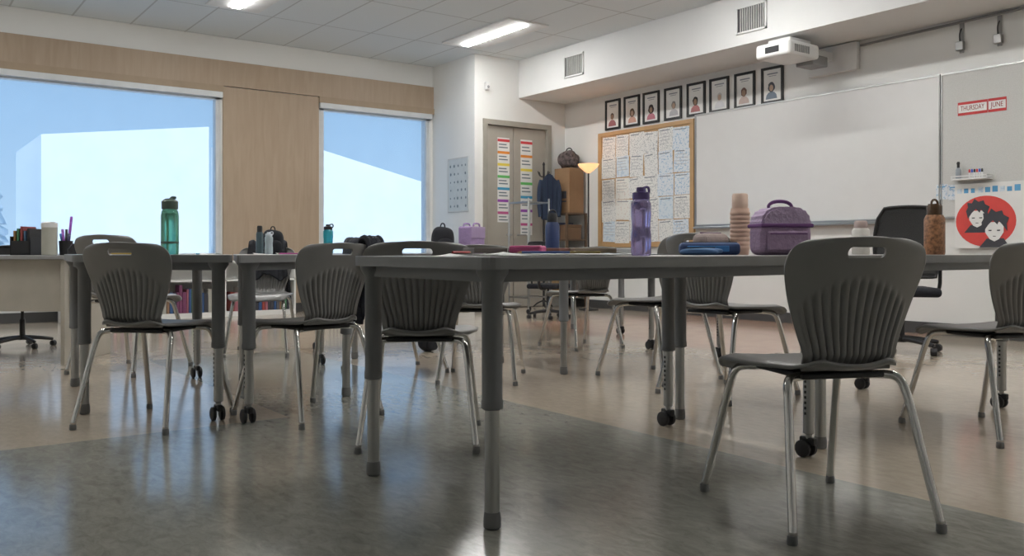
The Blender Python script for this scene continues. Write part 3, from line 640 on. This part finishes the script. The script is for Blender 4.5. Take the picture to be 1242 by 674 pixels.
# ---------------------------------------------------------------- clothes on chairs
def drape(ch, w, fl_, bl, m, name, lab, cat, seed=1, ox=0.0, dz=0.0, dy=0.0):
    rnd = random.Random(seed); nu, nv = 36, 40; v, f = [], []
    ph = [rnd.uniform(0, 6) for _ in range(4)]
    for j in range(nv+1):
        s = j/nv*2-1
        for i in range(nu+1):
            u = -1+2*i/nu
            ww = w*(1+.12*abs(s)*math.sin(u*3+ph[0])+.1*abs(s))
            fold = .012*math.sin(u*11+ph[1]+s)+.008*math.sin(u*19+ph[2])
            if abs(s) < .14:
                a = s/.14*math.pi/2; y = -.262+.03*math.sin(a); z = .822+.028*math.cos(a)
            elif s < 0:
                t = (-s-.14)/.86; y = -.295-.02*t-abs(fold)*t*1.5; z = .822-bl*t*(1+.08*math.sin(u*4+ph[3]))
            else:
                t = (s-.14)/.86; y = -.225+.055*t+abs(fold)*t; z = .822-fl_*t*(1+.1*math.sin(u*5+ph[2]))
            y += .045*u*u*.8*min(1, w/.2)**2
            v.append((ox+u*ww, y+dy, z+fold*.4+dz))
    for j in range(nv):
        for i in range(nu): a = j*(nu+1)+i; f.append((a, a+1, a+nu+2, a+nu+1))
    o = add(name, mesh(name, v, f, True), m); so = o.modifiers.new('s', 'SOLIDIFY'); so.thickness = .014; so.offset = 0; bake(o)
    o.location = ch.location; o.rotation_euler = ch.rotation_euler; o.scale = ch.scale; tag(o, lab, cat)
CHAR = mat('charcoal_cloth', (.02, .022, .03), .9, bump=.3, scale=30)
drape(objs[7], .14, .25, .42, BLKCLOTH, 'jacket', 'black jacket draped over a chair back', 'jacket', 5)
drape(objs[8], .2, .25, .46, CHAR, 'jacket', 'charcoal jacket hanging over a chair back', 'jacket', 8)
drape(objs[2], .05, .33, .30, CHAR, 'jacket', 'black jacket hung over the corner of a chair back', 'jacket', 12, ox=.185, dz=-.015, dy=.03)

# ---------------------------------------------------------------- table-top things
def T(px, z, dz=0.0):
    x, y = W((px-621)/FPX*z, z); return (x, y, TZ+dz)
def plastic(name, col, tr=.0, rough=.2): return mat(name, col, rough, trans=tr, var=.04)
def bottle(px, z, h, r, m, capm, lab, kind=0, tz=0):
    e = empty('water_bottle', T(px, z, tz)); tag(e, lab, 'bottle')
    if kind == 0:
        lathe('bottle_body', [(r*.9, 0), (r, .008), (r, h*.3), (r*.93, h*.38), (r*.93, h*.5), (r, h*.58), (r, h*.76), (r*.75, h*.83)], m, e)
        lathe('bottle_cap', [(r*.85, h*.82), (r*.87, h*.84), (r*.85, h*.92), (r*.5, h*.94), (r*.42, h)], capm, e)
        tube('carry_loop', [(r*.8, 0, h*.88), (r*1.15, 0, h*.93), (r*1.0, 0, h*1.02), (r*.3, 0, h*.99)], r*.13, capm, e, n=8)
    elif kind == 1:
        prof = [(r*.85, 0), (r*.88, .006)]
        for i in range(9): zz = h*(.08+.07*i); prof += [(r*.93, zz), (r, zz+h*.02), (r, zz+h*.05), (r*.93, zz+h*.068)]
        prof += [(r*.9, h*.76)]
        lathe('bottle_body', prof, m, e); lathe('bottle_cap', [(r*.78, h*.75), (r*.8, h*.8), (r*.8, h*.97), (r*.7, h)], capm, e)
    elif kind == 3:
        lathe('bottle_body', [(r*.92, 0), (r, .01), (r, h*.70), (r*.9, h*.78), (r*.72, h*.82)], m, e)
        lathe('bottle_cap', [(r*.9, h*.81), (r*.93, h*.83), (r*.93, h*.95), (r*.8, h*.97), (r*.5, h), (r*.2, h)], capm, e)
        tube('spout', [(0, 0, h*.97), (r*.2, 0, h*1.03), (r*.7, 0, h*1.02)], r*.15, capm, e, n=8)
        lathe('label_band', [(r*1.01, h*.2), (r*1.012, h*.205), (r*1.012, h*.23), (r*1.01, h*.235)], capm, e)
    else:
        lathe('bottle_body', [(r*.95, 0), (r, .008), (r, h*.7), (r*.8, h*.78)], m, e)
        lathe('bottle_cap', [(r*.72, h*.77), (r*.75, h*.8), (r*.75, h*.95), (r*.6, h)], capm, e)
        if h > .2: tube('carry_loop', [(-r*.7, 0, h*.85), (-r*.6, 0, h*1.08), (r*.6, 0, h*1.08), (r*.7, 0, h*.85)], r*.12, capm, e, n=8)
    return e
bottle(777.5, 3.2, .25, .037, plastic('purple_plastic', (.45, .38, .68), .75, .08), plastic('purple_cap', (.09, .06, .18)), 'tall translucent purple water bottle with dark lid')
bottle(206, 4.3, .275, .042, plastic('green_plastic', (.18, .58, .42), .75, .08), plastic('green_cap', (.09, .12, .1)), 'translucent green water bottle with dark lid', 3)
bottle(897.5, 4.08, .285, .046, plastic('peach_plastic', (.62, .42, .32), 0, .5), plastic('peach_cap', (.68, .5, .39), 0, .5), 'peach coloured ribbed tumbler with lid', 1)
bottle(1133.5, 4.3, .25, .048, mat('copper_brown', (.26, .12, .055), .45, var=.55, scale=70), plastic('brown_cap', (.07, .04, .02)), 'brown patterned insulated bottle with loop lid', 2)
bottle(670, 5.6, .26, .045, plastic('navy_plastic', (.03, .05, .14), 0, .4), BLACK, 'dark blue insulated bottle on the middle table', 2)
bottle(398, 5.3, .18, .03, plastic('teal_plastic', (.05, .5, .6), .6, .08), BLACK, 'small translucent teal water bottle with black lid')
bottle(326, 4.7, .12, .022, plastic('clear_plastic', (.5, .58, .62), .2), plastic('white_cap', (.6, .65, .7)), 'small pale hand sanitiser bottle')
bottle(315, 4.9, .16, .02, plastic('slate_plastic', (.08, .12, .14), 0), BLACK, 'slim dark bottle on the table', 2)
bottle(1044, 4.4, .17, .043, plastic('cream_plastic', (.6, .57, .52), 0, .5), plastic('maroon_cap', (.45, .35, .32)), 'short cream jar with lid on the table', 2)
LB = mat('lilac_fabric', (.33, .235, .34), .95, bump=.5, scale=60, spec=.2); LBd = mat('plum_fabric', (.15, .07, .18), .9, spec=.2)
e = empty('lunch_bag', T(946, 3.78), heading(-.1, 1)); e.scale = (.89, 1, 1); tag(e, 'lilac insulated lunch bag with dark purple trim and handle', 'bag')
box('bag_body', (-.128, -.08, 0), (.128, .08, .135), LB, e, bevel=.035, seg=4)
prism('bag_lid', [(-.125, .12), (-.122, .155), (-.108, .18), (-.085, .197), (-.05, .206), (.05, .206), (.085, .197), (.108, .18), (.122, .155), (.125, .12)], -.078, .078, mat('lilac_light', (.40, .31, .43), .95, bump=.5, scale=60, spec=.2), e, rot=(math.pi/2, 0, 0), bevel=.012)
box('trim_band', (-.13, -.084, .118), (.13, .084, .134), LBd, e, bevel=.006)
box('front_pocket', (-.1, -.092, .02), (.1, -.078, .1), LB, e, bevel=.006); box('zip', (-.09, -.0945, .088), (.09, -.092, .093), LBd, e)
tube('bag_handle', [(-.055, 0, .2), (-.06, 0, .215), (-.03, 0, .232), (.03, 0, .232), (.06, 0, .215), (.055, 0, .2)], .008, LBd, e, n=8)
e = empty('pencil_case', T(860, 3.86), heading(.1, 1)); tag(e, 'blue and navy zipped fabric pencil case', 'pencil case')
box('case_body', (-.13, -.05, 0), (.13, .05, .055), mat('navy_nylon', (.03, .06, .16), .7), e, bevel=.018, seg=3); box('case_panel', (-.1, -.054, .015), (.08, -.048, .04), mat('blue_nylon', (.05, .2, .5), .7), e, bevel=.002)
box('zip', (-.12, -.004, .054), (.12, .004, .058), BLACK, e)
e = empty('pencil_case', T(850, 3.62), heading(-.1, 1)); tag(e, 'dark blue flat pouch lying on the table', 'pencil case')
blob('pouch_body', .085, .045, .015, mat('pale_blue_cloth', (.06, .13, .27), .8), e, amp=.2, seed=4); box('zip', (-.06, -.003, .028), (.06, .003, .033), BLACK, e)
e = empty('fabric_pouch', T(862, 4.06)); tag(e, 'beige and lilac zipped pouch behind the blue case', 'pouch')
box('pouch_body', (-.09, -.045, 0), (.09, .045, .10), mat('beige_pouch', (.36, .29, .27), .8, bump=.3, scale=40), e, bevel=.03, seg=4); box('zip', (-.07, -.003, .099), (.07, .003, .104), LBd, e)
e = empty('food_container', T(995, 4.05)); tag(e, 'small teal plastic food container with lid', 'container')
box('tub', (-.05, -.04, 0), (.05, .04, .04), plastic('teal_tub', (.2, .5, .44)), e, bevel=.008); box('lid', (-.054, -.044, .04), (.054, .044, .05), plastic('teal_lid', (.35, .62, .56)), e, bevel=.004)
def flat_sheet(px, z, a, k, m, lab, grp):
    nu = 8; v = []; f = []
    for j in range(nu+1):
        for i in range(nu+1):
            u = i/nu-.5; w = j/nu-.5; v.append((u*.21, w*.29, .008*max(0, (u+w-.55)/.45)**2))
    for j in range(nu):
        for i in range(nu): q = j*(nu+1)+i; f.append((q, q+1, q+nu+2, q+nu+1))
    x, y, _ = T(px, z); o = add('paper_sheet', mesh('paper_sheet', v, f, True), m, None, (x, y, TZ+.0006+.001*k), (0, 0, a)); so = o.modifiers.new('s', 'SOLIDIFY'); so.thickness = .0005; bake(o); tag(o, lab, 'paper', grp)
for k, (px, z, a, c) in enumerate([(560, 3.0, .3, 0), (596, 2.9, -.4, 1), (650, 2.85, .6, 0), (690, 3.1, .1, 3), (720, 3.3, -.2, 0), (752, 3.55, .4, 2), (610, 2.65, 0, 1), (700, 2.9, 1.2, 0)]):
    flat_sheet(px, z, a, k, SHEETS[c] if c else PAPER, 'loose sheet of paper lying on the table', 'papers among the pencil cases')
PINK = plastic('pink_plastic', (.5, .08, .22), 0, .5)
e = empty('pencil_case', T(640, 3.1, .010), heading(.3, 1)); tag(e, 'flat hot pink pencil case on the papers', 'pencil case'); box('case_body', (-.06, -.04, 0), (.06, .04, .026), PINK, e, bevel=.009, seg=3); box('zip', (-.05, -.002, .0255), (.05, .002, .028), WHITE, e)
for px, z, c, s in [(588, 3.08, (.12, .1, .09), .06), (712, 3.25, (.22, .17, .12), .08), (737, 3.5, (.5, .5, .48), .06), (668, 3.2, (.2, .08, .06), .05)]:
    e = empty('notebook', T(px, z, .010), random.uniform(-.5, .5)); tag(e, 'closed notebook lying on the table', 'notebook', 'notebooks among the loose papers'); box('cover', (-s, -s*1.3, 0), (s, s*1.3, .018), mat(f'nb{c}', c, .6), e, bevel=.003); box('pages', (-s+.004, -s*1.3+.004, .003), (s+.002, s*1.3-.004, .015), PAPER, e)
for px, z, c in [(700, 2.75, (.3, .22, .06)), (660, 2.7, (.05, .1, .3)), (560, 2.85, (.4, .05, .05)), (240, 4.2, (.05, .3, .5)), (150, 4.3, (.6, .4, .05)), (350, 4.5, (.5, .05, .3))]:
    e = empty('pencil', T(px, z, .013 if z < 3 else .0045), random.uniform(0, 3)); tag(e, 'pencil lying on the table', 'pencil', 'pencils on tables'); m_ = mat(f'pc{c}', c, .5)
    lathe('barrel', [(.0035, -.08), (.0035, .07)], m_, e, axis='x', n=8); lathe('tip', [(.0035, .07), (.0005, .085)], OAK, e, axis='x', n=8)
for k, (px, z) in enumerate([(250, 4.2), (235, 4.7), (345, 4.6), (370, 5.0), (710, 5.9), (800, 6.0)]):
    flat_sheet(px, z, random.uniform(0, 3), 0, PAPER, 'loose sheet of paper lying on the table', 'papers on the other tables')
def backpack(loc, s, lab, m):
    e = empty('backpack', loc, random.uniform(-.3, .3)); tag(e, lab, 'backpack'); blob('pack_body', .14*s, .09*s, .16*s, m, e, amp=.12, seed=2); blob('front_pocket', .1*s, .04*s, .08*s, m, e, (0, -.08*s, .02*s), amp=.1, seed=6)
    tube('top_loop', [(-.03*s, 0, .31*s), (-.02*s, 0, .36*s), (.02*s, 0, .36*s), (.03*s, 0, .31*s)], .008*s, m, e, n=8)
backpack(T(537, 6.8), .65, 'black backpack sitting on the far table', BLKCLOTH)
backpack(T(331, 5.15), .45, 'small black bag sitting on the table', BLKCLOTH)
LIL = mat('lilac_cloth', (.34, .24, .43), .9, bump=.4, scale=40)
e = empty('tote_bag', T(572, 7.0), .45); tag(e, 'upright boxy lilac fabric bag on the far table', 'bag')
box('tote_body', (-.11, -.06, 0), (.11, .06, .215), LIL, e, bevel=.014, seg=3); box('tote_flap', (-.105, -.066, .12), (.105, -.058, .212), mat('lilac_flap', (.40, .30, .48), .9), e, bevel=.003)
for s in (-1, 1): tube('tote_handle', [(-.05, s*.045, .21), (-.045, s*.045, .24), (.045, s*.045, .24), (.05, s*.045, .21)], .007, LIL, e, n=8)
x, y = W(-.65, 6.75); backpack((x, y, 0), .6, 'black bag lying on the floor under the tables', BLKCLOTH)
def D(px, z): x, y = W((px-621)/FPX*z, z); return (x, y, .7451)
e = empty('magazine_holder', D(34, 6.15), heading(0, 1)); tag(e, 'file holder stuffed with colourful folders', 'file holder')
boxes('holder', [((-.07, -.1, 0), (.07, .1, .01)), ((-.07, -.1, 0), (-.062, .1, .13)), ((.062, -.1, 0), (.07, .1, .13)), ((-.07, -.1, 0), (.07, -.092, .1))], BLACK, e)
for k, c in enumerate([(.3, .16, .05), (.06, .2, .1), (.3, .06, .06), (.06, .12, .2), (.02, .02, .02)]): box('folder', (-.055+k*.024, -.085, .01), (-.04+k*.024, .09, .17+.015*(k % 3)), mat(f'fo{c}', c, .6), e)
e = empty('pen_cup', D(80, 6.1)); tag(e, 'black pen cup holding markers on the desk', 'pen holder'); lathe('cup', [(.04, 0), (.045, .1), (.04, .1), (.036, .01)], BLACK, e)
for k, c in enumerate([(.25, .05, .4), (.02, .02, .02), (.05, .2, .5), (.3, .1, .45), (.03, .03, .1)]): a = k*1.3; tube('pen', [(.01*math.cos(a), .01*math.sin(a), .012), (.035*math.cos(a), .035*math.sin(a), .15+.03*(k % 2)+(.12 if k == 0 else 0))], .009, mat(f'pen{c}', c, .4), e, n=8, it=0)
e = empty('wipes_tub', D(60, 6.0)); tag(e, 'cream cylindrical wipes tub on the desk', 'tub'); lathe('tub', [(.045, 0), (.05, .005), (.05, .19)], mat('cream_tub', (.42, .42, .36), .5), e); lathe('lid', [(.052, .19), (.052, .22), (.03, .23)], WHITE, e)
e = empty('tape_dispenser', D(94, 5.98)); tag(e, 'dark tape dispenser on the desk edge', 'tape dispenser'); prism('dispenser_body', [(-.06, 0), (.06, 0), (.07, .03), (.03, .07), (-.03, .08), (-.06, .04)], -.02, .02, BLACK, e, rot=(math.pi/2, 0, 0)); lathe('tape_roll', [(.025, -.012), (.025, .012)], CREAM, e, (-.01, 0, .045), axis='y', n=18)

# ---------------------------------------------------------------- light
w = bpy.data.worlds.new('World'); bpy.context.scene.world = w; w.use_nodes = True
bg = w.node_tree.nodes['Background']; N = w.node_tree.nodes; L = w.node_tree.links
tc = N.new('ShaderNodeTexCoord'); sp = N.new('ShaderNodeSeparateXYZ'); L.new(tc.outputs['Generated'], sp.inputs[0])
rp = N.new('ShaderNodeValToRGB'); rp.color_ramp.elements[0].position = 0.0; rp.color_ramp.elements[0].color = (.52, .72, .90, 1); rp.color_ramp.elements[1].position = .25; rp.color_ramp.elements[1].color = (.20, .42, .72, 1)
L.new(sp.outputs[2], rp.inputs[0]); L.new(rp.outputs[0], bg.inputs[0]); bg.inputs[1].default_value = 1.15
sl = bpy.data.lights.new('Sun', 'SUN'); sl.energy = 3.4; sl.angle = .02; so = bpy.data.objects.new('sun', sl); COL.objects.link(so)
so.rotation_euler = Vector((.35, 1, -.75)).to_track_quat('-Z', 'Y').to_euler()
for a, b in (W1, W2):
    al = bpy.data.lights.new('Portal', 'AREA'); al.shape = 'RECTANGLE'; al.size = b-a; al.size_y = WT-WB; al.cycles.is_portal = True
    o = bpy.data.objects.new('window_portal', al); COL.objects.link(o); o.location = ((a+b)/2, YW+.3, (WT+WB)/2); o.rotation_euler = Vector((0, -1, 0)).to_track_quat('-Z', 'Z').to_euler()

cam = bpy.data.cameras.new('Camera'); co = bpy.data.objects.new('camera', cam); COL.objects.link(co)
co.location = (0, 0, CAMH); co.rotation_euler = (math.pi/2, 0, -YAW)
cam.sensor_width = 36; cam.lens = FPX/1242*36; cam.shift_y = -(337-305)/1242.0*1.0; cam.clip_end = 300
bpy.context.scene.camera = co
